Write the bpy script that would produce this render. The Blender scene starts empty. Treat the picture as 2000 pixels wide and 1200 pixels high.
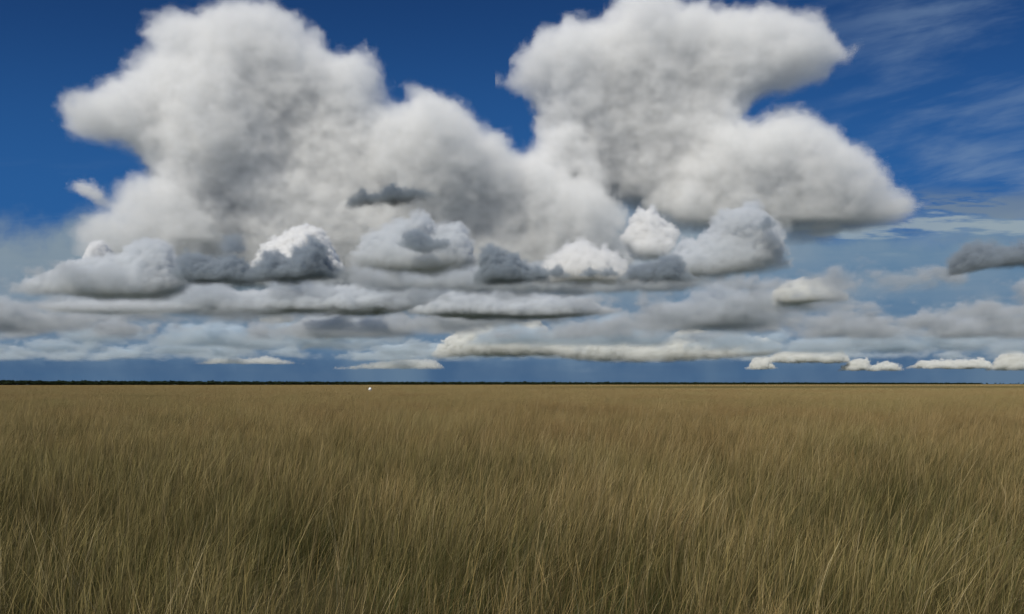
import bpy, math, random
import numpy as np
from mathutils import Vector, Matrix

scene = bpy.context.scene
# ------------------------------------------------------------------ camera
EYE = 2.30                       # metres above the ground
cam_data = bpy.data.cameras.new("camera")
cam = bpy.data.objects.new("camera", cam_data)
scene.collection.objects.link(cam)
cam.location = (0, 0, EYE)
cam.rotation_euler = (math.radians(90), math.radians(0.04), 0)   # level horizon, lens shifted up
cam_data.sensor_width = 36.0
cam_data.lens = 28.0
cam_data.shift_y = 0.0755
cam_data.clip_start = 0.05
cam_data.clip_end = 150000
scene.camera = cam
# ------------------------------------------------------------------ exposure
scene.view_settings.view_transform = 'Standard'
scene.view_settings.look = 'None'
scene.view_settings.exposure = 0.0
scene.view_settings.gamma = 1.0
scene.view_settings.use_curve_mapping = False
scene.cycles.use_denoising = True
scene.cycles.denoising_input_passes = 'RGB'
scene.cycles.use_adaptive_sampling = True
scene.cycles.adaptive_threshold = 0.012
scene.cycles.adaptive_min_samples = 32
scene.cycles.max_bounces = 12
scene.cycles.diffuse_bounces = 2
scene.cycles.volume_bounces = 8
scene.cycles.volume_max_steps = 400
scene.cycles.transparent_max_bounces = 96
# ------------------------------------------------------------------ sun
SUN_EL, SUN_AZ = 43.0, -146.0     # azimuth clockwise from +Y (the view direction): behind the camera, to the left
sd = Vector((math.sin(math.radians(SUN_AZ)) * math.cos(math.radians(SUN_EL)),
             math.cos(math.radians(SUN_AZ)) * math.cos(math.radians(SUN_EL)),
             math.sin(math.radians(SUN_EL))))
sun_data = bpy.data.lights.new("sun", 'SUN')
sun_data.energy = 3.2
sun_data.angle = math.radians(0.5)
sun_data.color = (1.0, 0.925, 0.80)
sun = bpy.data.objects.new("sun", sun_data)
scene.collection.objects.link(sun)
sun.rotation_euler = sd.to_track_quat('Z', 'Y').to_euler()
sun.location = (0, 0, 50)

# ------------------------------------------------------------------ node-writing helpers
def lin(c):
    c = c / 255.0
    return c / 12.92 if c <= 0.04045 else ((c + 0.055) / 1.055) ** 2.4

class Tree:
    def __init__(s, nt): s.nt = nt; s.n = nt.nodes; s.l = nt.links
    def put(s, sock, v):
        if isinstance(v, bpy.types.NodeSocket): s.l.new(v, sock)
        else: sock.default_value = v
    def m(s, op, a, b=0.0, c=0.0, clamp=False):
        n = s.n.new('ShaderNodeMath'); n.operation = op; n.use_clamp = clamp
        s.put(n.inputs[0], a); s.put(n.inputs[1], b); s.put(n.inputs[2], c)
        return n.outputs[0]
    def add(s, a, b): return s.m('ADD', a, b)
    def sub(s, a, b): return s.m('SUBTRACT', a, b)
    def mul(s, a, b): return s.m('MULTIPLY', a, b)
    def mad(s, a, b, c): return s.m('MULTIPLY_ADD', a, b, c)
    def vm(s, op, a, b=(0, 0, 0), c=(0, 0, 0)):
        n = s.n.new('ShaderNodeVectorMath'); n.operation = op
        s.put(n.inputs[0], a)
        if len(n.inputs) > 1: s.put(n.inputs[1], b)
        if op == 'MULTIPLY_ADD': s.put(n.inputs[2], c)
        return n.outputs['Value'] if op in ('LENGTH', 'DOT_PRODUCT') else n.outputs[0]
    def rng(s, v, a, b, c=0.0, d=1.0, kind='SMOOTHSTEP'):
        n = s.n.new('ShaderNodeMapRange'); n.interpolation_type = kind; n.clamp = False
        s.put(n.inputs[0], v); s.put(n.inputs[1], a); s.put(n.inputs[2], b); s.put(n.inputs[3], c); s.put(n.inputs[4], d)
        return n.outputs[0]
    def noise(s, vec, scale, detail=4, rough=0.5, dist=0.0, lac=2.0, color=False):
        n = s.n.new('ShaderNodeTexNoise'); n.noise_dimensions = '3D'
        s.put(n.inputs['Vector'], vec); s.put(n.inputs['Scale'], scale); s.put(n.inputs['Detail'], detail)
        s.put(n.inputs['Roughness'], rough); s.put(n.inputs['Distortion'], dist); s.put(n.inputs['Lacunarity'], lac)
        return n.outputs['Color'] if color else n.outputs['Fac']
    def voro(s, vec, scale, detail=2, rough=0.5):
        n = s.n.new('ShaderNodeTexVoronoi'); n.voronoi_dimensions = '2D'; n.feature = 'SMOOTH_F1'; n.normalize = True
        s.put(n.inputs['Vector'], vec); s.put(n.inputs['Scale'], scale); s.put(n.inputs['Detail'], detail)
        s.put(n.inputs['Roughness'], rough); s.put(n.inputs['Smoothness'], 0.35)
        return n.outputs['Distance']
    def mix(s, f, a, b):
        n = s.n.new('ShaderNodeMix'); n.data_type = 'RGBA'; n.clamp_factor = True
        s.put(n.inputs[0], f); s.put(n.inputs[6], a); s.put(n.inputs[7], b)
        return n.outputs[2]
    def curve(s, x, pts, xlo, xhi):
        n = s.n.new('ShaderNodeFloatCurve'); c = n.mapping.curves[0]
        n.mapping.use_clip = False; n.mapping.extend = 'HORIZONTAL'
        P = [((p[0] - xlo) / (xhi - xlo), p[1]) for p in pts]
        while len(c.points) < len(P): c.points.new(0.5, 0.5)
        for q, p in zip(c.points, P): q.location = p; q.handle_type = 'AUTO_CLAMPED'
        n.mapping.update()
        s.put(n.inputs['Value'], s.rng(x, xlo, xhi, kind='LINEAR'))
        return n.outputs[0]

# ------------------------------------------------------------------ world: Nishita sky with clouds at infinity
world = bpy.data.worlds.new("World"); scene.world = world; world.use_nodes = True
nt = world.node_tree; nt.nodes.clear(); T = Tree(nt)
STR = 0.10
def rgb(r, g, b): return (lin(r) / STR, lin(g) / STR, lin(b) / STR, 1.0)
sky = nt.nodes.new('ShaderNodeTexSky'); sky.sky_type = 'NISHITA'; sky.sun_disc = False
sky.sun_elevation = math.radians(SUN_EL); sky.sun_rotation = math.radians(SUN_AZ)
sky.altitude = 1000; sky.air_density = 0.8; sky.dust_density = 0.1; sky.ozone_density = 4.0
tint = nt.nodes.new('ShaderNodeMix'); tint.data_type = 'RGBA'; tint.blend_type = 'MULTIPLY'
tint.inputs[0].default_value = 1.0; nt.links.new(sky.outputs[0], tint.inputs[6]); tint.inputs[7].default_value = (0.14, 0.34, 0.56, 1)
col = tint.outputs[2]
# direction of view -> sky coordinates: x, y in hundredths of a radian-like tangent
tc = nt.nodes.new('ShaderNodeTexCoord')
sep = nt.nodes.new('ShaderNodeSeparateXYZ'); nt.links.new(tc.outputs['Generated'], sep.inputs[0])
dy = T.m('MAXIMUM', T.m('ABSOLUTE', sep.outputs[1]), 0.22)
X0 = T.mad(T.m('DIVIDE', sep.outputs[0], dy), 15.55, 10.0)
Y0 = T.mul(T.m('DIVIDE', sep.outputs[2], dy), 15.55)
def vec(x, y, z=0.0):
    n = nt.nodes.new('ShaderNodeCombineXYZ'); T.put(n.inputs[0], x); T.put(n.inputs[1], y); T.put(n.inputs[2], z); return n.outputs[0]
P = vec(X0, Y0)
HALF = (0.5, 0.5, 0.5)
def warp(P, amount, *a, off=(0, 0, 0), **k):
    nz = T.noise(T.vm('ADD', P, off), *a, color=True, **k)
    return T.vm('MULTIPLY_ADD', T.vm('SUBTRACT', nz, HALF), amount, P)
def xy(v):
    n = nt.nodes.new('ShaderNodeSeparateXYZ'); nt.links.new(v, n.inputs[0]); return n.outputs[0], n.outputs[1]
PW = warp(P, (0.62, 0.55, 0), 1.1, 6, 0.62)
nW = T.noise(PW, 0.75, 6, 0.50)
v0 = T.mul(Y0, 100.0)
streak = T.noise(vec(T.mad(X0, 0.22, T.mul(Y0, -0.12)), T.mul(Y0, 1.5), 3.0), 1.6, 6, 0.6)
streak2 = T.noise(vec(T.mul(X0, 0.35), T.mad(X0, -0.36, T.mul(Y0, 1.6)), 8.0), 0.8, 5, 0.56, dist=0.2)
def over(a, c):
    global col
    col = T.mix(a, col, c)
# clear sky grows paler downwards; cirrus fan on the right; high veil low down
over(T.mul(T.rng(v0, 800, 280), 0.75), rgb(42, 95, 155))
ci = T.mul(T.rng(streak2, 0.40, 0.74), T.rng(X0, 14.4, 18.4))
ci = T.mul(ci, T.rng(v0, 340, 560, 1.0, 0.55))
over(T.mul(ci, 0.85), rgb(122, 146, 176))
over(T.mul(T.mul(T.rng(streak, 0.48, 0.78), T.rng(v0, 470, 330)), T.mul(T.rng(X0, 4.5, 0.5), 0.35)), rgb(120, 146, 172))
veil = T.rng(T.add(v0, T.mad(nW, -220, 110)), 350, 260)
vc = T.mix(T.rng(v0, 40, 270), rgb(80, 112, 144), T.mix(T.rng(X0, 15.0, 11.5), rgb(98, 130, 158), rgb(128, 145, 157)))
vc = T.mix(T.mad(streak, 1.1, T.mad(nW, 1.2, -0.95)), vc, rgb(136, 153, 166))
over(T.mul(veil, 0.95), vc)
over(T.mul(T.mul(T.rng(v0, 400, 340), T.rng(v0, 190, 260)), T.mul(T.rng(X0, 1.5, 3.2), T.mul(T.rng(X0, 16.5, 14.5), 0.8))), T.mix(T.mad(nW, 2.0, -0.5), rgb(126, 142, 155), rgb(148, 160, 168)))
st = T.mul(T.rng(streak, 0.46, 0.58), T.mul(T.rng(X0, 14.2, 17.0), T.mul(T.rng(v0, 395, 350), T.rng(v0, 270, 320))))
over(T.mul(st, 0.8), rgb(114, 132, 151))
st2 = T.mul(T.rng(streak, 0.50, 0.40), T.mul(T.rng(X0, 13.2, 15.8), T.mul(T.rng(v0, 410, 355), T.rng(v0, 230, 300))))
over(T.mul(st2, 0.75), rgb(156, 170, 176))
rb = T.mul(T.rng(T.mad(nW, 70, T.mad(streak, 40, v0)), 130, 85), T.rng(streak, 0.25, 0.55, 0.7, 1.0))
over(T.mul(rb, 0.8), T.mix(T.mad(nW, 2.0, -0.5), rgb(58, 88, 124), rgb(80, 108, 138)))
over(T.mul(T.rng(sep.outputs[1], 0.05, -0.35), T.rng(T.noise(tc.outputs['Generated'], 2.2, 5, 0.55), 0.36, 0.56)), rgb(208, 218, 234))      # unseen bright cloud added behind the viewer as blue-white fill
shaft = T.noise(vec(T.mad(Y0, 0.12, X0), 0.0, 4.0), 0.42, 3, 0.5)
over(T.mul(T.mul(T.rng(shaft, 0.50, 0.66), T.rng(v0, 170, 60)), 0.6), rgb(104, 128, 150))      # rain shafts
b = nt.nodes.new('ShaderNodeBackground'); b.inputs['Strength'].default_value = STR; nt.links.new(col, b.inputs['Color'])
wo = nt.nodes.new('ShaderNodeOutputWorld'); nt.links.new(b.outputs[0], wo.inputs['Surface'])
world.cycles.sampling_method = 'NONE'
# ------------------------------------------------------------------ ground
rng = np.random.default_rng(7)
def structure(o, name=None): o['kind'] = 'structure'; return o
def mat_new(name):
    m = bpy.data.materials.new(name); m.use_nodes = True; m.node_tree.nodes.clear(); return m, Tree(m.node_tree)
gm, G = mat_new('plain soil and grass')
geo = gm.node_tree.nodes.new('ShaderNodeNewGeometry').outputs['Position']
gn1 = G.noise(geo, 0.02, 5, 0.6); gn2 = G.noise(geo, 2.5, 5, 0.6)
gdist = G.vm('LENGTH', geo)
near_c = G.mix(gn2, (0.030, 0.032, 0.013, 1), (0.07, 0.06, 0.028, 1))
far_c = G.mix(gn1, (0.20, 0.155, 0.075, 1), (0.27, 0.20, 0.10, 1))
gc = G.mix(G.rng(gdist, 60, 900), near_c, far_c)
gc = G.mix(G.rng(gdist, 4600, 6200), gc, (0.060, 0.072, 0.050, 1))      # assumed woodland beyond the plain, darkened to cut warm bounce under clouds
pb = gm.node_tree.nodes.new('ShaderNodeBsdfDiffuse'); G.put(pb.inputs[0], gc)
om = gm.node_tree.nodes.new('ShaderNodeOutputMaterial'); gm.node_tree.links.new(pb.outputs[0], om.inputs[0])
R_ = [0, 6, 15, 40, 120, 400, 1500, 6000, 20000, 90000]; NA = 48
vs = [(0, 0, 0)]; fs = []
for r in R_[1:]:
    for a in range(NA): vs.append((r * math.cos(a * 2 * math.pi / NA), r * math.sin(a * 2 * math.pi / NA), 0.0))
for a in range(NA): fs.append((0, 1 + a, 1 + (a + 1) % NA))
for k in range(len(R_) - 2):
    o0 = 1 + k * NA
    for a in range(NA): fs.append((o0 + a, o0 + NA + a, o0 + NA + (a + 1) % NA, o0 + (a + 1) % NA))
me = bpy.data.meshes.new('ground'); me.from_pydata(vs, [], fs); me.materials.append(gm)
gob = bpy.data.objects.new('ground', me); scene.collection.objects.link(gob); gob['kind'] = 'structure'

# ------------------------------------------------------------------ grass: one body of uncountable stalks
def blades(n, size, h0, hs, w0, segs, lean0, lean_s, curl, kindv, dxy=0.15):
    """n stalks on a size x size patch: arrays of strip vertices, quads, and per-vertex height / tint / kind."""
    x = rng.uniform(-size / 2, size / 2, n); y = rng.uniform(-size / 2, size / 2, n)
    # stalks stand in loose tufts
    nt_ = max(4, int(size * size * 4.0)); tx = rng.uniform(-size / 2, size / 2, nt_); ty = rng.uniform(-size / 2, size / 2, nt_)
    idx = rng.integers(0, nt_, n); tuft = rng.random(n) < 0.72
    x = np.where(tuft, tx[idx] + rng.normal(0, 0.12, n), x); y = np.where(tuft, ty[idx] + rng.normal(0, 0.09, n), y)
    tl = rng.normal(0, 0.10, nt_)
    h = np.clip(rng.normal(h0, hs, n), 0.15, h0 * 1.5) * np.where(tuft, 1.0 + 0.08 * rng.normal(0, 1, nt_)[idx], 1.0)
    lean = rng.normal(lean0, lean_s, n) + np.where(tuft, tl[idx], 0); ly = rng.normal(-0.02, dxy, n)
    ang = rng.uniform(0, math.pi, n); w = w0 * rng.uniform(0.6, 1.35, n); p = rng.uniform(1.4, 2.4, n)
    cu = np.abs(rng.normal(0, curl, n))
    tint = np.clip(rng.random(n) * 0.8 + np.where(tuft, rng.random(nt_)[idx] * 0.5 - 0.1, 0.1), 0, 1)
    ts = np.linspace(0, 1, segs + 1)
    V = np.zeros((n, segs + 1, 2, 3)); H = np.zeros((n, segs + 1, 2))
    for k, t in enumerate(ts):
        cx = x + lean * h * t ** p + cu * h * t ** 4 * 0.8; cy = y + ly * h * t ** p; cz = h * (t - 0.32 * (lean ** 2 + ly ** 2) * t ** 2 - cu * 0.45 * t ** 4)
        hw = w * (1.0 - 0.75 * t) * 0.5
        if kindv == 1: hw = np.where(t > 0.72, w * (0.52 if t < 0.97 else 0.12), w * 0.34)    # a seed head on a thin stalk
        for s_, sg in ((0, -1), (1, 1)):
            V[:, k, s_, 0] = cx + sg * hw * np.cos(ang); V[:, k, s_, 1] = cy + sg * hw * np.sin(ang); V[:, k, s_, 2] = cz
            H[:, k, s_] = t
    b = (np.arange(n) * (segs + 1) * 2)[:, None] + (np.arange(segs) * 2)[None, :]
    F = np.stack([b, b + 1, b + 3, b + 2], -1).reshape(-1, 4)
    T_ = np.repeat(tint, (segs + 1) * 2); K_ = np.full(n * (segs + 1) * 2, float(kindv))
    return V.reshape(-1, 3), F, H.reshape(-1), T_, K_
parts = []; NV = 0
def variant(sets):
    global NV
    for st_ in sets: parts.append((st_, NV))
    NV += 1
for i in range(5):      # near: kind 0 leaf, 1 seed stalk, 2 green undergrowth
    S = 4.6; A = S * S
    variant([blades(int(165 * A), S, 1.0, 0.20, 0.0025, 6, 0.06, 0.09, 0.05, 1, 0.09), blades(int(9 * A), S, 1.10, 0.10, 0.0030, 7, 0.40, 0.22, 0.25, 0, 0.2), blades(int(150 * A), S, 0.74, 0.22, 0.0025, 5, 0.05, 0.15, 0.14, 0, 0.16),
             blades(int(260 * A), S, 0.42, 0.14, 0.0065, 4, 0.14, 0.3, 0.25, 2, 0.3)])
for i in range(3):      # middle distance
    S = 7.0; A = S * S
    variant([blades(int(90 * A), S, 0.98, 0.16, 0.0055, 3, 0.11, 0.10, 0.08, 1), blades(int(60 * A), S, 0.78, 0.18, 0.0090, 3, 0.22, 0.2, 0.15, 0), blades(int(18 * A), S, 0.46, 0.12, 0.014, 2, 0.15, 0.25, 0.2, 2)])
for i in range(2):      # far
    S = 24.0; A = S * S
    variant([blades(int(4.5 * A), S, 0.98, 0.14, 0.035, 2, 0.24, 0.10, 0.05, 1), blades(int(4 * A), S, 0.75, 0.14, 0.040, 2, 0.2, 0.15, 0.1, 0)])
VV, FF, HH, TT, KK, PV = [], [], [], [], [], []; off = 0
for (V, F, H, T_, K_), v in parts:
    VV.append(V); FF.append(F + off); HH.append(H); TT.append(T_); KK.append(K_); PV.append(np.full(len(V), v)); off += len(V)
# where the patches stand
pts = []
def ring(r0, r1, step, picks, half):
    n = int(r1 / step) + 1
    for iy in range(-n, n + 1):
        for ix in range(-n, n + 1):
            x = (ix + rng.uniform(-0.2, 0.2)) * step; y = (iy + rng.uniform(-0.2, 0.2)) * step
            r = math.hypot(x, y)
            if r0 <= r < r1 and (r < 14 or abs(math.degrees(math.atan2(x, y))) < half):
                pts.append((x, y, rng.choice(picks), rng.uniform(-0.22, 0.22), rng.uniform(0.90, 1.10)))
ring(0, 85, 4.0, [0, 1, 2, 3, 4], 44)
ring(83, 360, 6.2, [5, 6, 7], 42)
ring(356, 2300, 22.0, [8, 9], 41)
pts = [p for p in pts if math.hypot(p[0], p[1]) > 1.2]
npnt = len(pts); PA = np.array(pts)
print('grass patches', npnt, 'quads', sum(len(f) for f in FF))
allV = np.concatenate(VV + [np.stack([PA[:, 0], PA[:, 1], np.zeros(npnt)], 1)]); allF = np.concatenate(FF)
me = bpy.data.meshes.new('grass'); me.vertices.add(len(allV)); me.vertices.foreach_set('co', allV.astype(np.float32).ravel())
me.loops.add(allF.size); me.loops.foreach_set('vertex_index', allF.astype(np.int32).ravel())
me.polygons.add(len(allF)); me.polygons.foreach_set('loop_start', np.arange(0, allF.size, 4, dtype=np.int32)); me.polygons.foreach_set('loop_total', np.full(len(allF), 4, dtype=np.int32))
me.update(calc_edges=True)
def attr(name, typ, arr):
    a = me.attributes.new(name, typ, 'POINT'); a.data.foreach_set('value', arr)
z_ = np.zeros(npnt)
attr('variant', 'INT', np.concatenate(PV + [np.full(npnt, -1)]).astype(np.int32))
attr('height', 'FLOAT', np.concatenate(HH + [z_]).astype(np.float32))
attr('tone', 'FLOAT', np.concatenate(TT + [z_]).astype(np.float32))
attr('sort', 'FLOAT', np.concatenate(KK + [z_]).astype(np.float32))
nb = len(allV) - npnt
attr('pick', 'INT', np.concatenate([np.zeros(nb), PA[:, 2]]).astype(np.int32))
attr('turn', 'FLOAT', np.concatenate([np.zeros(nb), PA[:, 3]]).astype(np.float32))
attr('grow', 'FLOAT', np.concatenate([np.zeros(nb), PA[:, 4]]).astype(np.float32))
grass = bpy.data.objects.new('grass', me); scene.collection.objects.link(grass)
grass['kind'] = 'stuff'; grass['label'] = "tall dry golden brown grass covering the whole plain, leaning to the right"; grass['category'] = 'grass'
ng = bpy.data.node_groups.new('grass', 'GeometryNodeTree')
ng.interface.new_socket('Geometry', in_out='INPUT', socket_type='NodeSocketGeometry'); ng.interface.new_socket('Geometry', in_out='OUTPUT', socket_type='NodeSocketGeometry')
N = ng.nodes; K = ng.links
gi = N.new('NodeGroupInput'); go = N.new('NodeGroupOutput')
def named(name, typ):
    n = N.new('GeometryNodeInputNamedAttribute'); n.data_type = typ; n.inputs['Name'].default_value = name; return n.outputs['Attribute']
def cmp(sock, val):
    n = N.new('FunctionNodeCompare'); n.data_type = 'INT'; n.operation = 'EQUAL'; K.new(sock, n.inputs[2]); n.inputs[3].default_value = val; return n.outputs[0]
va = named('variant', 'INT')
sepp = N.new('GeometryNodeSeparateGeometry'); sepp.domain = 'POINT'; K.new(gi.outputs[0], sepp.inputs[0]); K.new(cmp(va, -1), sepp.inputs[1])
jn = N.new('GeometryNodeJoinGeometry')
for v in reversed(range(NV)):
    sg = N.new('GeometryNodeSeparateGeometry'); sg.domain = 'POINT'; K.new(sepp.outputs[1], sg.inputs[0]); K.new(cmp(va, v), sg.inputs[1])
    ti = N.new('GeometryNodeGeometryToInstance'); K.new(sg.outputs[0], ti.inputs[0]); K.new(ti.outputs[0], jn.inputs[0])
mp = N.new('GeometryNodeMeshToPoints'); K.new(sepp.outputs[0], mp.inputs[0])
iop = N.new('GeometryNodeInstanceOnPoints'); K.new(mp.outputs[0], iop.inputs['Points']); K.new(jn.outputs[0], iop.inputs['Instance'])
iop.inputs['Pick Instance'].default_value = True; K.new(named('pick', 'INT'), iop.inputs['Instance Index'])
cr = N.new('ShaderNodeCombineXYZ'); K.new(named('turn', 'FLOAT'), cr.inputs[2]); K.new(cr.outputs[0], iop.inputs['Rotation'])
cs = N.new('ShaderNodeCombineXYZ'); cs.inputs[0].default_value = 1; cs.inputs[1].default_value = 1; K.new(named('grow', 'FLOAT'), cs.inputs[2]); K.new(cs.outputs[0], iop.inputs['Scale'])
K.new(iop.outputs[0], go.inputs[0])
mod = grass.modifiers.new('field', 'NODES'); mod.node_group = ng
# grass material: dry straw, browner and greener stretches across the plain
gmat, G = mat_new('dry grass')
nn = gmat.node_tree.nodes
def at(name): n = nn.new('ShaderNodeAttribute'); n.attribute_name = name; return n.outputs['Fac']
P3 = nn.new('ShaderNodeNewGeometry').outputs['Position']
P2 = G.vm('MULTIPLY', P3, (0.5, 1.0, 0))
big = G.noise(P2, 0.035, 4, 0.6); med = G.noise(P2, 0.35, 4, 0.6)
hh = at('height'); tt = at('tone'); kk = at('sort')
straw = G.mix(tt, (0.44, 0.30, 0.11, 1), (0.66, 0.50, 0.235, 1))
rust = G.mix(tt, (0.27, 0.165, 0.062, 1), (0.43, 0.285, 0.120, 1))
olive = G.mix(tt, (0.20, 0.18, 0.055, 1), (0.36, 0.31, 0.12, 1))
stem_shade = G.mix(tt, (0.034, 0.030, 0.009, 1), (0.115, 0.090, 0.028, 1))
green = G.mix(tt, (0.040, 0.052, 0.016, 1), (0.095, 0.100, 0.032, 1))
pale = G.mix(tt, (0.42, 0.32, 0.15, 1), (0.54, 0.44, 0.25, 1))
c = G.mix(G.rng(G.mad(med, 0.5, G.mul(big, 0.5)), 0.43, 0.58), straw, rust)
c = G.mix(G.mul(G.rng(G.mad(med, 0.5, G.mul(big, 0.5)), 0.53, 0.40), 0.80), c, olive)
c = G.mix(G.mul(G.rng(hh, 0.97, 0.60), 0.95), c, stem_shade)             # golden heads, browner stems; shade deep in the grass put into stem colour
c = G.mix(G.mul(G.mul(G.rng(tt, 0.24, 0.30), G.rng(tt, 0.44, 0.38)), 0.55), c, (0.105, 0.115, 0.042, 1))      # some still green
c = G.mix(G.mul(G.mul(G.rng(tt, 0.50, 0.54), G.rng(tt, 0.66, 0.62)), 0.50), c, (0.150, 0.098, 0.062, 1))      # some purplish brown
c = G.mix(G.mul(G.rng(tt, 0.90, 1.0), 0.75), c, pale)              # a few bleached stalks
c = G.mix(G.rng(kk, 1.4, 1.9), c, green)                           # green growth at the foot
sp3 = nn.new('ShaderNodeSeparateXYZ'); gmat.node_tree.links.new(P3, sp3.inputs[0])
# a greener strip at the left, and a dull band far off at the right
e1 = G.rng(G.vm('LENGTH', G.vm('MULTIPLY_ADD', P3, (1 / 9.0, 1 / 7.0, 0), (45 / 9.0, -92 / 7.0, 0))), 1.0, 0.3)
c = G.mix(G.mul(e1, 0.6), c, green)
fb = G.mul(G.mul(G.rng(sp3.outputs[1], 235, 262), G.rng(sp3.outputs[1], 620, 420)), G.rng(G.mad(big, 120, sp3.outputs[0]), 30, 130))
c = G.mix(G.mul(fb, 0.55), c, green)
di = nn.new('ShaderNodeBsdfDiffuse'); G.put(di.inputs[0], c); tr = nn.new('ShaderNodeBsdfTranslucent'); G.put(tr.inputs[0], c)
gl = nn.new('ShaderNodeBsdfGlossy'); gl.inputs['Roughness'].default_value = 0.45; gl.inputs['Color'].default_value = (0.6, 0.6, 0.55, 1)
mx = nn.new('ShaderNodeMixShader'); mx.inputs[0].default_value = 0.14; gmat.node_tree.links.new(di.outputs[0], mx.inputs[1]); gmat.node_tree.links.new(tr.outputs[0], mx.inputs[2])
mx2 = nn.new('ShaderNodeMixShader'); mx2.inputs[0].default_value = 0.025; gmat.node_tree.links.new(mx.outputs[0], mx2.inputs[1]); gmat.node_tree.links.new(gl.outputs[0], mx2.inputs[2])
om = nn.new('ShaderNodeOutputMaterial'); gmat.node_tree.links.new(mx2.outputs[0], om.inputs[0])
me.materials.append(gmat)

# ------------------------------------------------------------------ trees on the horizon
def simple_mat(name, c0, c1, scale):
    m, g = mat_new(name); t = m.node_tree
    p = t.nodes.new('ShaderNodeNewGeometry').outputs['Position']
    d_ = t.nodes.new('ShaderNodeBsdfDiffuse'); g.put(d_.inputs[0], g.mix(g.rng(g.noise(p, scale, 3, 0.6), 0.35, 0.65), c0, c1))
    o = t.nodes.new('ShaderNodeOutputMaterial'); t.links.new(d_.outputs[0], o.inputs[0]); return m
M_LEAF = simple_mat('dark leaves', (0.018, 0.030, 0.016, 1), (0.040, 0.055, 0.028, 1), 0.25)
M_BARK = simple_mat('dark bark', (0.05, 0.04, 0.03, 1), (0.08, 0.065, 0.05, 1), 1.0)
def crown_arrays(h, w, n, r, base=0.30):
    """Leaf clumps spread through an uneven crown."""
    lob = [(r.normal(0, w * 0.22), r.normal(0, w * 0.22), h * r.uniform(0.5 if base > 0 else 0.2, 0.82), w * r.uniform(0.22, 0.38)) for _ in range(5)]
    V = []; F = []
    for i in range(n):
        lx, ly, lz, lr = lob[i % 5]
        d = r.normal(0, 1, 3); d /= np.linalg.norm(d); q = np.array([lx, ly, lz]) + d * lr * r.uniform(0.5, 1.0) * np.array([1, 1, 0.8])
        q[2] = max(q[2], h * base); a = r.normal(0, 1, 3); a /= np.linalg.norm(a); b_ = np.cross(a, r.normal(0, 1, 3)); b_ /= np.linalg.norm(b_); s = w * r.uniform(0.07, 0.14)
        k = len(V); V += [q + a * s, q + b_ * s, q - a * s, q - b_ * s]; F.append((k, k + 1, k + 2, k + 3))
    return np.array(V), np.array(F)
def trunk_arrays(h, w):
    V = []; F = []
    segs = [(0, 0.035 * h, 0, 0), (0.3, 0.024 * h, 0.01 * h, 0), (0.55, 0.014 * h, -0.01 * h, 0.01 * h), (0.8, 0.005 * h, 0.02 * h, 0)]
    for t, rr, ox, oy in segs:
        for a in range(6): V.append((ox + rr * math.cos(a * math.pi / 3), oy + rr * math.sin(a * math.pi / 3), t * h))
    for k in range(3):
        for a in range(6): F.append((k * 6 + a, k * 6 + (a + 1) % 6, k * 6 + 6 + (a + 1) % 6, k * 6 + 6 + a))
    for sgn, yy in ((1, 0.05), (-1, -0.08)):      # limbs
        k = len(V); b0 = (0, 0, 0.34 * h); b1 = (sgn * 0.26 * w, yy * w, 0.60 * h); rr = 0.010 * h
        for p_, q_ in ((b0, rr), (b1, rr * 0.4)):
            V += [(p_[0] + q_, p_[1], p_[2]), (p_[0], p_[1] + q_, p_[2]), (p_[0] - q_, p_[1], p_[2]), (p_[0], p_[1] - q_, p_[2])]
        F += [(k + a, k + (a + 1) % 4, k + 4 + (a + 1) % 4, k + 4 + a) for a in range(4)]
    return V, F
def tree_line_at(px):            # the forest edge recedes towards the right
    u = (px - 1000) / 1555.0
    D = np.interp(px, [-600, 0, 500, 1000, 1500, 2000, 2600], [1500, 2000, 2500, 3100, 3900, 4700, 5600])
    return u * D, D
VV, FF, off = [], [], 0
px = -260.0; r = np.random.default_rng(3)
protos = [crown_arrays(1.0, 0.9, 130, r, 0.0) for _ in range(12)]
while px < 1918:
    x, y = tree_line_at(px); Dn = y
    for row_ in range(4):
        V, F = protos[r.integers(0, 12)]
        h = np.interp(px, [0, 600, 1600, 1900], [13.0, 12.2, 11.2, 10.0]) * r.uniform(0.82, 1.12) * (1.0 + 0.18 * (r.random() < 0.03)) * (1.0 - 0.12 * (row_ == 0)); w = h * r.uniform(0.85, 1.3); a = r.uniform(0, 6.28)
        if px > 1780 and r.random() < (px - 1780) / 260: continue
        Q = V.copy() * np.array([w, w, h]); c_, s_ = math.cos(a), math.sin(a)
        Q = np.stack([Q[:, 0] * c_ - Q[:, 1] * s_ + x + r.normal(0, 2.0), Q[:, 0] * s_ + Q[:, 1] * c_ + y + row_ * 7 + r.normal(0, 2), Q[:, 2]], 1)
        VV.append(Q); FF.append(F + off); off += len(Q)
    px += 5.0 * 1555 / Dn
me = bpy.data.meshes.new('treeline'); me.from_pydata(np.concatenate(VV).tolist(), [], np.concatenate(FF).tolist()); me.materials.append(M_LEAF)
tl_ = bpy.data.objects.new('treeline', me); scene.collection.objects.link(tl_)
tl_['kind'] = 'stuff'; tl_['label'] = "dark far-off wood forming a thin strip along the whole horizon"; tl_['category'] = 'woods'
ords = ["widest of the separate trees, next to the end of the wood", "second separate tree past the end of the wood", "third separate tree past the end of the wood", "tree in the middle of the separate trees at right",
        "fifth separate tree, left of the last gap on the horizon", "low tree just right of the last gap on the horizon", "small tree between the low tree and the tallest one near the right edge",
        "tallest of the separate trees near the right edge", "tree at the very right edge of the horizon"]
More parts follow.
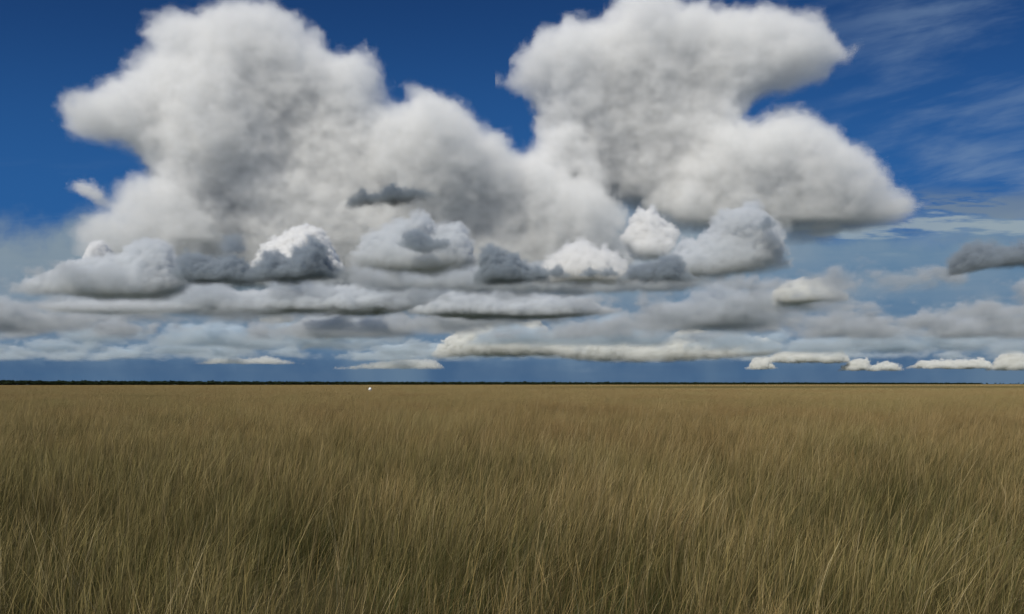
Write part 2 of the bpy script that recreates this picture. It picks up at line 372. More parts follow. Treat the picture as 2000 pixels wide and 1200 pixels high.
for k, (tx, th, tw) in enumerate([(1928, 8.2, 13), (1944, 10, 9), (1953, 9, 9), (1960, 7.5, 8), (1973, 6.5, 8), (1979, 7, 7), (1984, 8.5, 7), (1989, 11, 9), (2000, 9, 9)]):
    x, y = tree_line_at(tx); rr = np.random.default_rng(40 + k)
    root = bpy.data.objects.new('tree', None); scene.collection.objects.link(root); root.location = (x, y, 0)
    root['label'] = "dark " + ords[k]; root['category'] = 'tree'; root['group'] = "separate trees at the right end of the horizon"
    V, F = crown_arrays(th, tw, 150, rr, 0.22); m1 = bpy.data.meshes.new('crown'); m1.from_pydata(V.tolist(), [], F.tolist()); m1.materials.append(M_LEAF)
    o1 = bpy.data.objects.new('crown', m1); scene.collection.objects.link(o1); o1.parent = root
    V, F = trunk_arrays(th, tw); m2 = bpy.data.meshes.new('trunk'); m2.from_pydata(V, [], F); m2.materials.append(M_BARK)
    o2 = bpy.data.objects.new('trunk', m2); scene.collection.objects.link(o2); o2.parent = root

# ------------------------------------------------------------------ the white animal out on the plain
M_HIDE = simple_mat('white hide', (0.72, 0.72, 0.70, 1), (0.82, 0.82, 0.80, 1), 2.0)
J = {'rump': (0, -0.62, 1.34, 0.24), 'loin': (0, -0.30, 1.36, 0.29), 'mid': (0, 0.05, 1.30, 0.31), 'chest': (0, 0.42, 1.32, 0.29), 'hump': (0, 0.55, 1.50, 0.17),
     'neck': (-0.10, 0.80, 1.30, 0.17), 'poll': (-0.24, 1.02, 1.22, 0.12), 'muzzle': (-0.36, 1.22, 1.02, 0.075),
     'tail': (0.0, -0.84, 1.30, 0.035), 'tailend': (0.03, -0.90, 0.72, 0.025)}
E_ = [('mid', 'loin'), ('loin', 'rump'), ('mid', 'chest'), ('chest', 'hump'), ('chest', 'neck'), ('neck', 'poll'), ('poll', 'muzzle'), ('rump', 'tail'), ('tail', 'tailend')]
for s_, sx in (('l', -1), ('r', 1)):
    J['hip' + s_] = (0.17 * sx, -0.56, 1.12, 0.15); J['stifle' + s_] = (0.20 * sx, -0.46, 0.86, 0.10); J['hock' + s_] = (0.19 * sx, -0.70, 0.50, 0.055); J['fet' + s_] = (0.19 * sx, -0.62, 0.10, 0.042); J['hoof' + s_] = (0.19 * sx, -0.58, 0.03, 0.055)
    J['sho' + s_] = (0.17 * sx, 0.45, 1.08, 0.13); J['elb' + s_] = (0.17 * sx, 0.42, 0.80, 0.08); J['knee' + s_] = (0.16 * sx, 0.45, 0.46, 0.055); J['ff' + s_] = (0.16 * sx, 0.43, 0.10, 0.042); J['fh' + s_] = (0.16 * sx, 0.47, 0.03, 0.055)
    J['ear' + s_] = (-0.24 + 0.20 * sx, 1.00, 1.27, 0.03)
    E_ += [('rump', 'hip' + s_), ('hip' + s_, 'stifle' + s_), ('stifle' + s_, 'hock' + s_), ('hock' + s_, 'fet' + s_), ('fet' + s_, 'hoof' + s_), ('chest', 'sho' + s_), ('sho' + s_, 'elb' + s_), ('elb' + s_, 'knee' + s_), ('knee' + s_, 'ff' + s_), ('ff' + s_, 'fh' + s_), ('poll', 'ear' + s_)]
names = list(J); me = bpy.data.meshes.new('body'); me.from_pydata([J[n][:3] for n in names], [(names.index(a), names.index(b)) for a, b in E_], [])
body = bpy.data.objects.new('body', me); scene.collection.objects.link(body); me.materials.append(M_HIDE)
sk = body.modifiers.new('skin', 'SKIN'); sk.use_smooth_shade = True
for i, n in enumerate(names):
    v = me.skin_vertices[0].data[i]; v.radius = (J[n][3], J[n][3]); v.use_root = (n == 'mid')
ss = body.modifiers.new('smooth', 'SUBSURF'); ss.levels = ss.render_levels = 1
root = bpy.data.objects.new('grazing_animal', None); scene.collection.objects.link(root); body.parent = root
def horn(sx):
    V, F = [], []
    for k, (t, rr) in enumerate(((0, 0.028), (0.5, 0.02), (1, 0.006))):
        for a in range(6): V.append((-0.24 + sx * (0.07 + 0.16 * t), 1.00 + rr * math.cos(a * math.pi / 3) + 0.02 * t, 1.31 + 0.20 * t * t + rr * math.sin(a * math.pi / 3)))
    for k in range(2):
        for a in range(6): F.append((k * 6 + a, k * 6 + (a + 1) % 6, k * 6 + 6 + (a + 1) % 6, k * 6 + 6 + a))
    m = bpy.data.meshes.new('horn'); m.from_pydata(V, [], F); m.materials.append(M_BARK)
    o = bpy.data.objects.new('horn', m); scene.collection.objects.link(o); o.parent = root
horn(-1); horn(1)
root.location = ((723 - 1000) / 1555.0 * 178, 178, 0.0); root.rotation_euler = (0, 0, math.radians(12))
root['label'] = "small white animal standing far off, half hidden in the tall grass"; root['category'] = 'animal'
# ------------------------------------------------------------------ clouds: real volumes, in metres, kilometres away
F_PX = 1555.0            # the photograph's focal length in its own pixels: turns an outline seen at distance D into metres
def cloud_material(name, shade, aniso=0.0):
    m = bpy.data.materials.new(name); m.use_nodes = True; n = m.node_tree; n.nodes.clear()
    pv = n.nodes.new('ShaderNodeVolumePrincipled'); pv.inputs['Color'].default_value = (*shade, 1)
    pv.inputs['Density'].default_value = 1.0; pv.inputs['Anisotropy'].default_value = aniso
    mo = n.nodes.new('ShaderNodeOutputMaterial'); n.links.new(pv.outputs[0], mo.inputs['Volume'])
    return m
M_WHITE = cloud_material('white cloud vapour', (0.992, 0.995, 0.9965))  # faint blue in the albedo tints shaded parts like airlight
M_GREY_SHADE = cloud_material('shade-greyed cloud vapour', (0.865, 0.890, 0.915))  # grey albedo stands in for the shadow of higher cloud
M_DARK_SHADE = cloud_material('dark cloud vapour', (0.50, 0.56, 0.62))  # overhead cloud shadow put into the albedo, darker still
M_SCUD_SHADE = cloud_material('shade-darkened scud vapour', (0.34, 0.40, 0.46))  # scud lies in shadow; that shade is put into its albedo
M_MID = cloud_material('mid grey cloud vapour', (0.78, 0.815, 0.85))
M_FAR = cloud_material('distant cloud vapour', (0.945, 0.95, 0.93))
M_BLUE_HAZE = cloud_material('haze-tinted cloud vapour', (0.78, 0.87, 0.94))  # blue of distant haze put into the cloud colour
VOXEL = 1.0
def clamp_outline(pts): return pts
def cloud(name, label, D, top, base, L, vox, dens, namp, nsize, edge, mat, group=None, bumps=(), ynoise=0.0, wisp=0.0, billow=0.8, seed=0.0, depth=None, ylim=0, dmax=None, fade=None, holes=(), thin=None, fine=0.75, under=None):
    """A cloud grown in depth from its outline: thickness follows the distance to the outline, roughened by 3-D noise."""
    s = D / F_PX
    if isinstance(base, (int, float)): base = [(top[0][0], base), (top[-1][0], base)]
    X = lambda p: (p[0] - 1000) * s
    Z = lambda p: (750 - p[1]) * s
    vd = bpy.data.volumes.new(name)
    ob = bpy.data.objects.new(name, vd); scene.collection.objects.link(ob)
    ob['label'] = label; ob['category'] = 'cloud'
    if group: ob['group'] = group
    vd.materials.append(mat)
    ng = bpy.data.node_groups.new(name, 'GeometryNodeTree')
    ng.interface.new_socket('Geometry', in_out='INPUT', socket_type='NodeSocketGeometry')
    ng.interface.new_socket('Geometry', in_out='OUTPUT', socket_type='NodeSocketGeometry')
    G = Tree(ng); N = ng.nodes; K = ng.links
    gi = N.new('NodeGroupInput'); pos = N.new('GeometryNodeInputPosition').outputs[0]
    nz = N.new('ShaderNodeTexNoise'); K.new(G.vm('ADD', pos, (seed * 7777.0, 0, seed * 991)), nz.inputs['Vector'])
    nz.inputs['Scale'].default_value = 1.0 / nsize; nz.inputs['Detail'].default_value = 7; nz.inputs['Roughness'].default_value = 0.74
    wpos = pos
    if wisp:
        wpos = G.vm('MULTIPLY_ADD', G.vm('SUBTRACT', nz.outputs['Color'], HALF), (wisp * 2, 0, wisp * 1.6), pos)
    sp = N.new('ShaderNodeSeparateXYZ'); K.new(wpos, sp.inputs[0]); x, y, z = sp.outputs
    xl, xh = X(top[0]), X(top[-1]); zs = 750 * s
    t = G.mul(G.curve(x, [(X(p), Z(p) / zs) for p in top], xl, xh), zs)
    bb = G.mul(G.curve(x, [(X(p), Z(p) / zs) for p in base], X(base[0]), X(base[-1])), zs)
    ins = G.m('MINIMUM', G.sub(t, z), G.sub(z, bb))
    ins = G.m('MINIMUM', ins, G.m('MINIMUM', G.sub(x, xl), G.sub(xh, x)))
    # the outline as a line of short edges: the whole top, and those undersides that hang above ylim
    def line(pts, a, b, n, cut=None):
        ml = N.new('GeometryNodeMeshLine'); ml.mode = 'END_POINTS'; ml.inputs['Count'].default_value = n
        ml.inputs['Start Location'].default_value = (a, D, 0); ml.inputs['Offset'].default_value = (b, D, 0)
        sx = N.new('ShaderNodeSeparateXYZ'); K.new(N.new('GeometryNodeInputPosition').outputs[0], sx.inputs[0])
        zz_ = G.mul(G.curve(sx.outputs[0], [(X(p), Z(p) / zs) for p in pts], a, b), zs)
        cb = N.new('ShaderNodeCombineXYZ'); K.new(sx.outputs[0], cb.inputs[0]); cb.inputs[1].default_value = D; K.new(zz_, cb.inputs[2])
        sp_ = N.new('GeometryNodeSetPosition'); K.new(ml.outputs[0], sp_.inputs[0]); K.new(cb.outputs[0], sp_.inputs['Position'])
        if cut is None: return sp_.outputs[0]
        dg = N.new('GeometryNodeDeleteGeometry'); dg.domain = 'POINT'; K.new(sp_.outputs[0], dg.inputs[0])
        s3 = N.new('ShaderNodeSeparateXYZ'); K.new(N.new('GeometryNodeInputPosition').outputs[0], s3.inputs[0])
        K.new(G.m('LESS_THAN', s3.outputs[2], cut), dg.inputs[1])
        return dg.outputs[0]
    jo = N.new('GeometryNodeJoinGeometry')
    K.new(line(top, xl, xh, 220), jo.inputs[0])
    if ylim: K.new(line(base, X(base[0]), X(base[-1]), 260, (750 - ylim) * s), jo.inputs[0])
    pr = N.new('GeometryNodeProximity'); pr.target_element = 'EDGES'
    K.new(jo.outputs[0], pr.inputs[0])
    flat = N.new('ShaderNodeCombineXYZ'); K.new(x, flat.inputs[0]); flat.inputs[1].default_value = D; K.new(z, flat.inputs[2])
    K.new(flat.outputs[0], pr.inputs['Sample Position'])
    d = G.mul(pr.outputs['Distance'], G.m('SIGN', ins))
    if dmax: d = G.m('MINIMUM', d, dmax)
    for (cx, cy, rx, ry, am) in holes:      # thin places and windows
        q = G.vm('LENGTH', G.vm('MULTIPLY_ADD', wpos, (1 / (rx * s), 0, 1 / (ry * s)), (-(cx - 1000) / rx, 0, -(750 - cy) / ry)))
        d = G.sub(d, G.rng(q, 1.25, 0.2, 0.0, am * s))
    yy = G.sub(y, D)
    if ynoise:
        n2 = N.new('ShaderNodeTexNoise'); K.new(G.vm('MULTIPLY', pos, (1, 0, 1)), n2.inputs['Vector'])
        n2.inputs['Scale'].default_value = 0.55 / nsize; n2.inputs['Detail'].default_value = 3
        yy = G.add(yy, G.mad(n2.outputs['Fac'], ynoise * 2, -ynoise))
    for (cx, cy, r, am) in bumps:      # swell towards the viewer (+) or hollow (-)
        q = G.vm('LENGTH', G.vm('MULTIPLY', G.vm('SUBTRACT', wpos, ((cx - 1000) * s, 0, (750 - cy) * s)), (1, 0, 1)))
        yy = G.add(yy, G.rng(q, r * s, 0.0, 0.0, am * s))
    if under:      # the lower face leans back, away from the sun
        yy = G.add(yy, G.mul(G.rng(z, (750 - under[0]) * s, (750 - under[1]) * s, 0.0, 1.0), -under[2] * s))
    F = G.sub(d, G.mul(G.mul(yy, yy), 1 / (2.0 * L)))
    F = G.add(F, G.mad(nz.outputs['Fac'], 2 * namp, 0.30 * edge - 0.9 * namp))
    if fine:      # ragged, feathered skin
        nf = N.new('ShaderNodeTexNoise'); K.new(G.vm('MULTIPLY', wpos, (1.0, 1.0, 1.25)), nf.inputs['Vector'])
        nf.inputs['Scale'].default_value = 4.2 / nsize; nf.inputs['Detail'].default_value = 4; nf.inputs['Roughness'].default_value = 0.7
        F = G.add(F, G.mad(nf.outputs['Fac'], fine * edge * 4.0, -fine * edge * 2.0))
    if billow:
        vo = N.new('ShaderNodeTexVoronoi'); vo.feature = 'F1'; K.new(wpos, vo.inputs['Vector'])
        vo.inputs['Scale'].default_value = 2.2 / nsize; vo.inputs['Detail'].default_value = 3; vo.inputs['Roughness'].default_value = 0.6
        F = G.add(F, G.mad(vo.outputs['Distance'], -namp * billow, namp * billow * 0.45))
    de = G.mul(G.rng(F, 0.0, edge, 0.0, dens), G.rng(G.sub(G.mad(nz.outputs['Fac'], namp * 2.2, z), bb), namp * 1.1, namp * 1.1 + (fade or edge)))
    if thin: de = G.mul(de, G.rng(G.mad(nz.outputs['Fac'], namp * 4, z), (750 - thin[1]) * s + namp * 2, (750 - thin[0]) * s + namp * 2, thin[2], 1.0))
    zz = [Z(p) for p in top] + [Z(p) for p in base]
    x0, x1, z0, z1 = xl - namp * 1.1 - wisp * 0.6 - edge * 0.5, xh + namp * 1.1 + wisp * 0.6 + edge * 0.5, min(zz) - namp * 0.7, max(zz) + namp + wisp * 0.5 + edge * 0.5
    hd = depth or math.sqrt(2 * L * (min(max(zz) - min(zz), (xh - xl)) / 2 + namp)) + ynoise + max([abs(b_[3]) * s for b_ in bumps] + [0]) + (under[2] * s if under else 0)
    vc = N.new('GeometryNodeVolumeCube'); K.new(de, vc.inputs['Density'])
    vc.inputs['Min'].default_value = (x0, D - hd, z0); vc.inputs['Max'].default_value = (x1, D + hd, z1)
    v = vox * VOXEL
    R = [max(4, int((x1 - x0) / v)), max(4, int(2 * hd / (v * 1.4))), max(4, int((z1 - z0) / v))]
    print(name, R, round(R[0] * R[1] * R[2] / 1e6, 2))
    for a_, r_ in zip('XYZ', R): vc.inputs['Resolution ' + a_].default_value = r_
    sm = N.new('GeometryNodeSetMaterial'); K.new(vc.outputs[0], sm.inputs['Geometry']); sm.inputs['Material'].default_value = mat
    go = N.new('NodeGroupOutput'); K.new(sm.outputs[0], go.inputs[0])
    mod = ob.modifiers.new('vapour', 'NODES'); mod.node_group = ng
    return ob
HI = "great storm clouds behind"
def tower(label, D, top, base, L=100, vox=3.3, dens=0.040, namp=26, nsize=130, edge=44, wisp=44, ynoise=36, dmax=55, bumps=(), **k):
    """A storm cloud; its measures are given in the photograph's pixels and turned into metres at distance D."""
    s = D / F_PX
    return cloud('storm_cloud', label, D, top, base, L * s, vox * s, dens / s, namp * s, nsize * s, edge * s, M_WHITE, HI,
                 wisp=wisp * s, ynoise=ynoise * s, dmax=dmax * s, bumps=bumps, fine=k.pop("fine", 0.62), **k)
tower("huge white storm cloud at left with a bulge overhanging the blue sky", 38000,
      [(140, 262), (150, 222), (165, 203), (190, 203), (215, 190), (245, 182), (262, 165), (280, 118), (286, 62), (305, 38), (350, 30), (400, 26),
       (470, 12), (540, 14), (590, 26), (612, 52), (645, 86), (680, 108), (712, 100), (742, 122), (760, 168), (785, 212), (800, 176),
       (840, 180), (900, 218), (950, 254), (1000, 262), (1012, 292), (1045, 296), (1120, 335), (1190, 370), (1240, 450)],
      [(140, 265), (165, 285), (210, 303), (250, 318), (275, 335), (288, 380), (296, 560), (700, 590), (1240, 560)],
      ylim=400, seed=6, under=(290, 540, 48), thin=(470, 580, 0.25), bumps=[(230, 245, 130, 60), (430, 265, 150, 60), (700, 150, 110, 40), (880, 280, 180, 60), (460, 70, 160, 30), (600, 290, 200, -36), (1130, 400, 140, 30)])
tower("pale lower shoulder of cloud sloping down below the left storm cloud", 36000,
      [(110, 520), (140, 470), (170, 430), (205, 405), (225, 385), (262, 352), (300, 330), (345, 330), (420, 420), (500, 520)], 560,
      dens=0.028, edge=50, wisp=45, dmax=40, ynoise=0, seed=2, vox=4.5, thin=(420, 560, 0.3))
tower("towering white storm cloud at right, its pointed top leaning to the right", 40000,
      [(940, 150), (975, 141), (1000, 128), (1022, 100), (1060, 70), (1110, 46), (1172, 44), (1184, 8), (1205, -20), (1300, -14), (1335, 22), (1362, 6),
       (1400, 26), (1440, 12), (1500, 24), (1550, 38), (1592, 62), (1618, 96), (1652, 106), (1684, 96), (1695, 104)],
      [(940, 154), (975, 160), (1005, 172), (1040, 215), (1062, 330), (1100, 425), (1190, 405), (1320, 405), (1380, 450), (1440, 440), (1460, 240), (1480, 210), (1540, 194), (1600, 174), (1655, 144), (1687, 108), (1695, 104)],
      ylim=400, seed=3, under=(180, 440, 36), thin=(330, 430, 0.25), bumps=[(1260, 60, 130, 35), (1420, 110, 140, 40), (1080, 120, 90, 30), (1560, 110, 110, 30), (1150, 280, 180, -30), (1380, 300, 110, 30)])
tower("small white shoulder of cloud between the two great storm clouds", 39500,
      [(975, 440), (1000, 330), (1035, 270), (1075, 240), (1110, 228), (1170, 290), (1230, 430)], [(975, 445), (1050, 520), (1150, 500), (1230, 435)], seed=5, ynoise=0, dmax=40, thin=(280, 450, 0.3))
tower("white cloud bank sloping down to the right under the pointed storm cloud", 39000,
      [(1260, 400), (1320, 300), (1400, 236), (1500, 226), (1545, 202), (1566, 212), (1606, 242), (1655, 284), (1700, 322), (1728, 352), (1762, 376),
       (1800, 396), (1850, 414)],
      [(1260, 410), (1380, 480), (1480, 500), (1640, 470), (1850, 420)], seed=4, thin=(385, 480, 0.3), bumps=[(1450, 300, 140, 30), (1620, 330, 110, 30)])
tower("small thin wisp of cloud alone in the blue below the overhanging bulge", 36500,
      [(128, 372), (150, 352), (178, 350), (200, 366), (222, 410)], [(128, 374), (160, 384), (190, 402), (222, 414)], L=40, vox=2.2, dens=0.045, namp=12, nsize=40, edge=22, wisp=16, ynoise=0, dmax=20, seed=9)

def cloud_deck(name, label, y0, y1, x1, z0, z1, vox, voz, dens, size, thr, mat, seed, edge=0.03):
    """A field of many small flat-based cumulus clouds, nobody could count them."""
    vd = bpy.data.volumes.new(name)
    ob = bpy.data.objects.new(name, vd); scene.collection.objects.link(ob)
    ob['label'] = label; ob['category'] = 'clouds'; ob['kind'] = 'stuff'
    vd.materials.append(mat)
    ng = bpy.data.node_groups.new(name, 'GeometryNodeTree')
    ng.interface.new_socket('Geometry', in_out='INPUT', socket_type='NodeSocketGeometry')
    ng.interface.new_socket('Geometry', in_out='OUTPUT', socket_type='NodeSocketGeometry')
    G = Tree(ng); N = ng.nodes; K = ng.links
    pos = N.new('GeometryNodeInputPosition').outputs[0]
    sp = N.new('ShaderNodeSeparateXYZ'); K.new(pos, sp.inputs[0])
    q = G.vm('MULTIPLY_ADD', pos, (1 / size, 1 / size, 1.6 / size), (seed * 31.7, seed * 5.3, 0))
    n1 = G.noise(q, 1.0, 7, 0.70)
    n2 = G.noise(G.vm('MULTIPLY', q, (0.33, 0.33, 0)), 1.0, 2, 0.5)
    h = G.rng(sp.outputs[2], z0, z1, 0.0, 1.0, 'LINEAR')
    F = G.sub(G.add(n1, G.mul(G.sub(n2, 0.5), 0.7)), G.mad(G.m('POWER', h, 1.3), 0.26, thr))
    de = G.mul(G.rng(F, 0.0, edge, 0.0, dens), G.rng(h, 0.0, 0.45))
    vc = N.new('GeometryNodeVolumeCube'); K.new(de, vc.inputs['Density'])
    vc.inputs['Min'].default_value = (-x1, y0, z0); vc.inputs['Max'].default_value = (x1, y1, z1)
    R = [int(2 * x1 / vox), int((y1 - y0) / vox), int((z1 - z0) / voz)]; print(name, R, R[0] * R[1] * R[2] / 1e6)
    for a_, r_ in zip('XYZ', R): vc.inputs['Resolution ' + a_].default_value = r_
    sm = N.new('GeometryNodeSetMaterial'); K.new(vc.outputs[0], sm.inputs['Geometry']); sm.inputs['Material'].default_value = mat
    go = N.new('NodeGroupOutput'); K.new(sm.outputs[0], go.inputs[0])
    mod = ob.modifiers.new('vapour', 'NODES'); mod.node_group = ng
    return ob
cloud_deck('cloud_field', "broken field of small grey clouds under the near cumulus row", 10500, 18000, 12500, 950, 1750, 62, 36, 0.008, 1000, 0.475, M_MID, 1.0, edge=0.09)
cloud_deck('cloud_field', "low ragged grey scraps of cloud between the clouds of the near row", 7600, 11000, 7800, 900, 1450, 40, 26, 0.010, 800, 0.525, M_MID, 5.0, edge=0.09)
cloud_deck('cloud_field', "blue grey bands of distant cloud low over the horizon", 19000, 35000, 23000, 950, 1900, 110, 42, 0.005, 1600, 0.50, M_BLUE_HAZE, 2.0, edge=0.08)
ROW = "grey cumulus clouds in the near row"
def cum(label, top, base, D, mat=M_GREY_SHADE, dens=0.022, vox=11, namp=100, nsize=300, edge=60, L=180, wisp=75, group=ROW, name='cumulus_cloud', fade=None, **k):
    return cloud(name, label, D, top, base, L, vox, dens, namp, nsize, edge, mat, group, fade=fade or min(edge * 3.5, 0.3 * D / F_PX * (max(p[1] for p in (base if not isinstance(base, (int, float)) else [(0, base)])) - min(p[1] for p in top))), **k)
cum("wide pale grey cumulus at far left with a domed right end",
    [(-30, 568), (0, 568), (25, 550), (45, 540), (62, 532), (88, 530), (105, 516), (140, 502), (168, 496), (190, 496), (212, 488), (238, 490), (248, 476), (268, 464), (300, 461), (328, 468), (348, 490), (375, 530)],
    [(-30, 578), (100, 580), (230, 586), (330, 580), (375, 560)], 8500, vox=15, seed=1)
cum("dark ragged grey cloud between the pale left cumulus and the domed middle one",
    [(330, 530), (352, 496), (385, 488), (420, 496), (450, 492), (475, 500), (498, 514), (518, 488), (545, 482), (560, 496), (572, 474), (595, 476), (608, 462), (628, 460), (642, 476), (652, 512), (690, 535)],
    [(330, 545), (385, 555), (520, 552), (600, 548), (690, 540)], 7600, mat=M_DARK_SHADE, dens=0.03, namp=80, nsize=260, edge=90, L=250, seed=2)
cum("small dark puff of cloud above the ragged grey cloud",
    [(424, 490), (432, 462), (445, 453), (462, 450), (478, 458), (486, 480), (490, 490)], 494, 7600, mat=M_DARK_SHADE, dens=0.012, vox=9, namp=60, nsize=120, edge=80, L=120, wisp=60, seed=3)
cum("domed grey cumulus in the middle under the dark scud",
    [(672, 512), (684, 488), (712, 456), (735, 438), (760, 426), (795, 420), (828, 415), (862, 428), (895, 426), (918, 444), (928, 470), (940, 500), (955, 520)],
    [(672, 515), (720, 530), (800, 536), (880, 532), (955, 522)], 7200, seed=4, bumps=[(825, 465, 60, -30), (830, 430, 60, 30)])
cum("dark scrap of cloud on the right flank of the domed middle cumulus",
    [(925, 530), (938, 486), (950, 474), (962, 472), (975, 478), (990, 488), (1012, 490), (1024, 502), (1040, 514), (1075, 540)], 556, 7000, mat=M_DARK_SHADE, dens=0.03, namp=60, nsize=240, L=200, seed=5)
cum("bright rounded cumulus head right of the middle of the grey row",
    [(1040, 535), (1062, 502), (1084, 482), (1104, 466), (1140, 461), (1172, 470), (1206, 488), (1226, 506), (1250, 530)], 556, 7600, mat=M_WHITE, seed=6)
cum("tall lumpy grey cumulus with a peaked top, rightmost of the near row",
    [(1230, 530), (1260, 512), (1290, 502), (1320, 468), (1340, 454), (1372, 446), (1382, 426), (1408, 406), (1440, 398), (1456, 386), (1476, 385), (1492, 400), (1512, 422), (1524, 442), (1538, 450), (1536, 500), (1550, 525)],
    [(1230, 540), (1300, 548), (1400, 545), (1480, 535), (1550, 528)], 7300, seed=7, bumps=[(1430, 430, 50, 30), (1500, 480, 50, 30), (1340, 470, 50, -20)])
cum("long low grey cloud base joining the near cumulus row",
    [(640, 556), (690, 512), (760, 500), (820, 512), (900, 498), (980, 510), (1040, 498), (1150, 516), (1240, 505), (1300, 502), (1400, 520), (1500, 535), (1580, 558)],
    [(640, 562), (800, 566), (900, 572), (1040, 576), (1200, 572), (1350, 566), (1580, 560)], 8600, mat=M_MID, dens=0.010, vox=15, namp=190, nsize=400, edge=130, L=350, dmax=300, seed=8)
cum("flat grey lens of cloud under the pale left cumulus",
    [(70, 602), (110, 588), (200, 583), (300, 586), (400, 596)], [(70, 603), (160, 610), (260, 610), (400, 600)], 10500, dens=0.010, vox=16, namp=50, nsize=400, edge=80, L=900, seed=9)
cum("small dark shred of scud against the left storm cloud",
    [(664, 406), (672, 394), (695, 372), (712, 362), (730, 370), (752, 354), (772, 351), (795, 362), (820, 362), (845, 370), (862, 384)],
    [(664, 408), (700, 404), (740, 400), (780, 400), (820, 390), (862, 386)], 4600, mat=M_SCUD_SHADE, dens=0.03, vox=7, namp=50, nsize=110, edge=34, L=100, wisp=34, group=None, seed=10)
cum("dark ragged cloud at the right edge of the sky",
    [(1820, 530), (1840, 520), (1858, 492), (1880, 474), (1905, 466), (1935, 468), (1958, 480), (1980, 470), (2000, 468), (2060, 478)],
    [(1820, 536), (1870, 540), (1920, 528), (1960, 522), (2060, 520)], 7200, mat=M_DARK_SHADE, dens=0.02, namp=70, nsize=260, edge=80, L=220, group=None, seed=11)

MID = "small bright clouds in the middle distance"
FARG = "small white clouds low over the horizon"
cum("small bright white cloud tower in the gap left of the peaked grey cumulus",
    [(1212, 452), (1222, 436), (1236, 412), (1258, 400), (1275, 399), (1292, 414), (1312, 434), (1330, 448)], [(1212, 470), (1240, 505), (1290, 512), (1330, 460)],
    17000, mat=M_WHITE, dens=0.02, vox=22, namp=170, nsize=520, edge=110, L=300, wisp=120, fine=0.5, group=None, seed=21)
cum("bright white cloud head peeping over the dark ragged cloud",
    [(500, 500), (512, 474), (530, 464), (550, 457), (575, 440), (602, 434), (628, 439), (642, 454), (660, 490), (672, 510)], 530, 14000, mat=M_WHITE, dens=0.03, vox=16, namp=150, nsize=320, wisp=80, edge=50, L=500, group=None, seed=22)
cum("little bright white cloud head peeping over the pale left cumulus",
    [(160, 520), (170, 490), (182, 472), (198, 467), (212, 476), (228, 510)], 530, 14000, mat=M_WHITE, dens=0.03, vox=20, namp=90, nsize=300, edge=50, L=350, group=None, seed=23)
cum("isolated pale cumulus below and right of the peaked grey cumulus",
    [(1500, 585), (1515, 558), (1535, 546), (1560, 538), (1590, 540), (1620, 550), (1645, 570), (1670, 588)], [(1500, 586), (1540, 594), (1600, 592), (1670, 588)], 10200, mat=M_FAR, vox=16, namp=90, nsize=350, edge=50, L=350, group=MID, seed=24)
cum("long grey cloud with a lumpy top below the domed middle cumulus",
    [(790, 610), (805, 598), (835, 590), (850, 578), (880, 564), (940, 560), (1020, 566), (1100, 572), (1180, 590), (1240, 606)], [(790, 612), (900, 620), (1050, 622), (1240, 610)], 10600, dens=0.025, vox=17, namp=110, nsize=450, edge=60, L=500, group=MID, seed=25)
cum("low grey cloud bank left of the long lumpy grey cloud",
    [(370, 592), (400, 572), (440, 566), (520, 560), (640, 556), (700, 546), (780, 544), (800, 575), (810, 600)], [(370, 598), (500, 608), (700, 612), (810, 604)], 11000, dens=0.02, vox=18, namp=120, nsize=500, edge=90, L=600, group=MID, seed=26)
cum("long bright white cloud bank stretching low across the middle of the horizon",
    [(825, 692), (838, 684), (860, 668), (884, 644), (905, 636), (930, 627), (960, 624), (1000, 622), (1060, 620), (1074, 646), (1105, 650), (1125, 646), (1142, 657), (1168, 649), (1196, 644),
     (1212, 656), (1245, 662), (1270, 656), (1297, 656), (1312, 646), (1335, 636), (1384, 638), (1396, 652), (1440, 650), (1460, 655), (1515, 658), (1535, 688)],
    [(825, 694), (860, 702), (940, 697), (1050, 697), (1130, 705), (1240, 710), (1330, 707), (1420, 702), (1500, 697), (1535, 692)],
    27000, mat=M_FAR, dens=0.016, vox=28, namp=260, nsize=480, wisp=150, edge=55, L=600, group=None, seed=27, fade=700)
for lab, pts, b, sd_ in (
    ("tiny white cloud tuft just right of the end of the long bright bank", [(1455, 718), (1468, 702), (1480, 694), (1495, 694), (1508, 706), (1520, 718)], 721, 31),
    ("small lumpy white cloud under the right end of the long bright bank", [(1490, 706), (1510, 690), (1530, 682), (1560, 682), (1575, 676), (1600, 682), (1622, 672), (1640, 674), (1658, 700)], 709, 32),
    ("pair of joined white tufts between the lumpy cloud and the right edge clouds", [(1640, 718), (1655, 705), (1672, 696), (1694, 696), (1702, 712), (1725, 703), (1745, 706), (1768, 718)], 724, 33),
    ("flat pale cloud strip left of the round white cloud at the right edge", [(1770, 716), (1800, 702), (1840, 699), (1880, 700), (1920, 696), (1940, 712)], 720, 34),
    ("round bright white cloud low at the right edge of the sky", [(1925, 718), (1942, 704), (1955, 688), (1975, 680), (1995, 686), (2010, 704), (2030, 718)], 724, 35),
):
    cum(lab, pts, b, 30000, mat=M_FAR, dens=0.018, vox=26, namp=190, nsize=420, edge=80, L=400, wisp=110, group=FARG, seed=sd_)
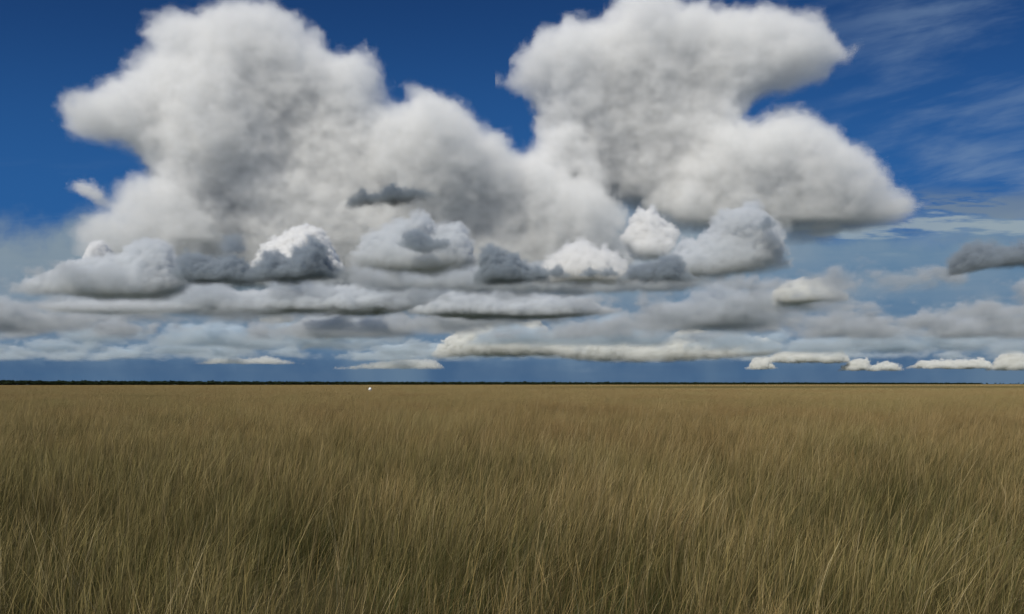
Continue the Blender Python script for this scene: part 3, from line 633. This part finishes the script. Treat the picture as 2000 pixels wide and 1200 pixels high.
for lab, D, pts, b, sd_ in (
    ("bright curved shred of cloud under the left part of the dark cloud bank", 22000, [(575, 686), (592, 670), (612, 655), (630, 638), (648, 632), (662, 640), (668, 655)], [(575, 690), (600, 682), (630, 666), (650, 662), (668, 656)], 41),
    ("small bright cloud patch at left under the grey bank", 20000, [(500, 622), (515, 612), (535, 606), (558, 604), (572, 614), (580, 624)], 630, 42),
    ("small bright cloud patch at far left below the flat grey lens", 18000, [(20, 618), (30, 606), (60, 602), (100, 612), (150, 608), (180, 614), (205, 622)], 630, 43),
    ("faint pale cloud strip low over the horizon left of the white animal", 32000, [(380, 706), (405, 698), (430, 693), (480, 696), (520, 691), (560, 700), (600, 708)], 711, 44),
    ("faint pale cloud strip low over the horizon right of the white animal", 32000, [(650, 716), (720, 705), (760, 698), (820, 697), (850, 699), (868, 712)], 721, 45),
):
    cum(lab, pts, b, D, mat=M_FAR, dens=0.009 if D < 30000 else 0.004, vox=20, namp=160, nsize=340, edge=70, L=350, wisp=90, group=MID, seed=sd_)

for lab, D, pts, b, sd_ in (
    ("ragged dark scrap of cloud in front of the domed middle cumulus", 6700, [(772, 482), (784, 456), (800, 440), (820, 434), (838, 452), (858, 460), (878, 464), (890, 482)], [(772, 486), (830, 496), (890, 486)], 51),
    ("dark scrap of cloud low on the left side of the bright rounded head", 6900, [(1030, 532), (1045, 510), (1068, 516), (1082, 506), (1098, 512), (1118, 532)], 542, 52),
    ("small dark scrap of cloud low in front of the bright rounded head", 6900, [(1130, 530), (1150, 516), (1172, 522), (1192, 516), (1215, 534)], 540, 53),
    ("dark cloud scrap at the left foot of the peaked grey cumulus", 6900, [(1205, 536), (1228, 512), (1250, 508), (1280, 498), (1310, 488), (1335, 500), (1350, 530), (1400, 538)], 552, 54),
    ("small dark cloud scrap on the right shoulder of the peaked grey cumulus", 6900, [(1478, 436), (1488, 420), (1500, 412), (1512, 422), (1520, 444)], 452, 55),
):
    cum(lab, pts, b, D, mat=M_DARK_SHADE, dens=0.022, vox=9, namp=70, nsize=150, edge=32, L=90, group="dark scraps of cloud drifting before the near row", wisp=40, seed=sd_)
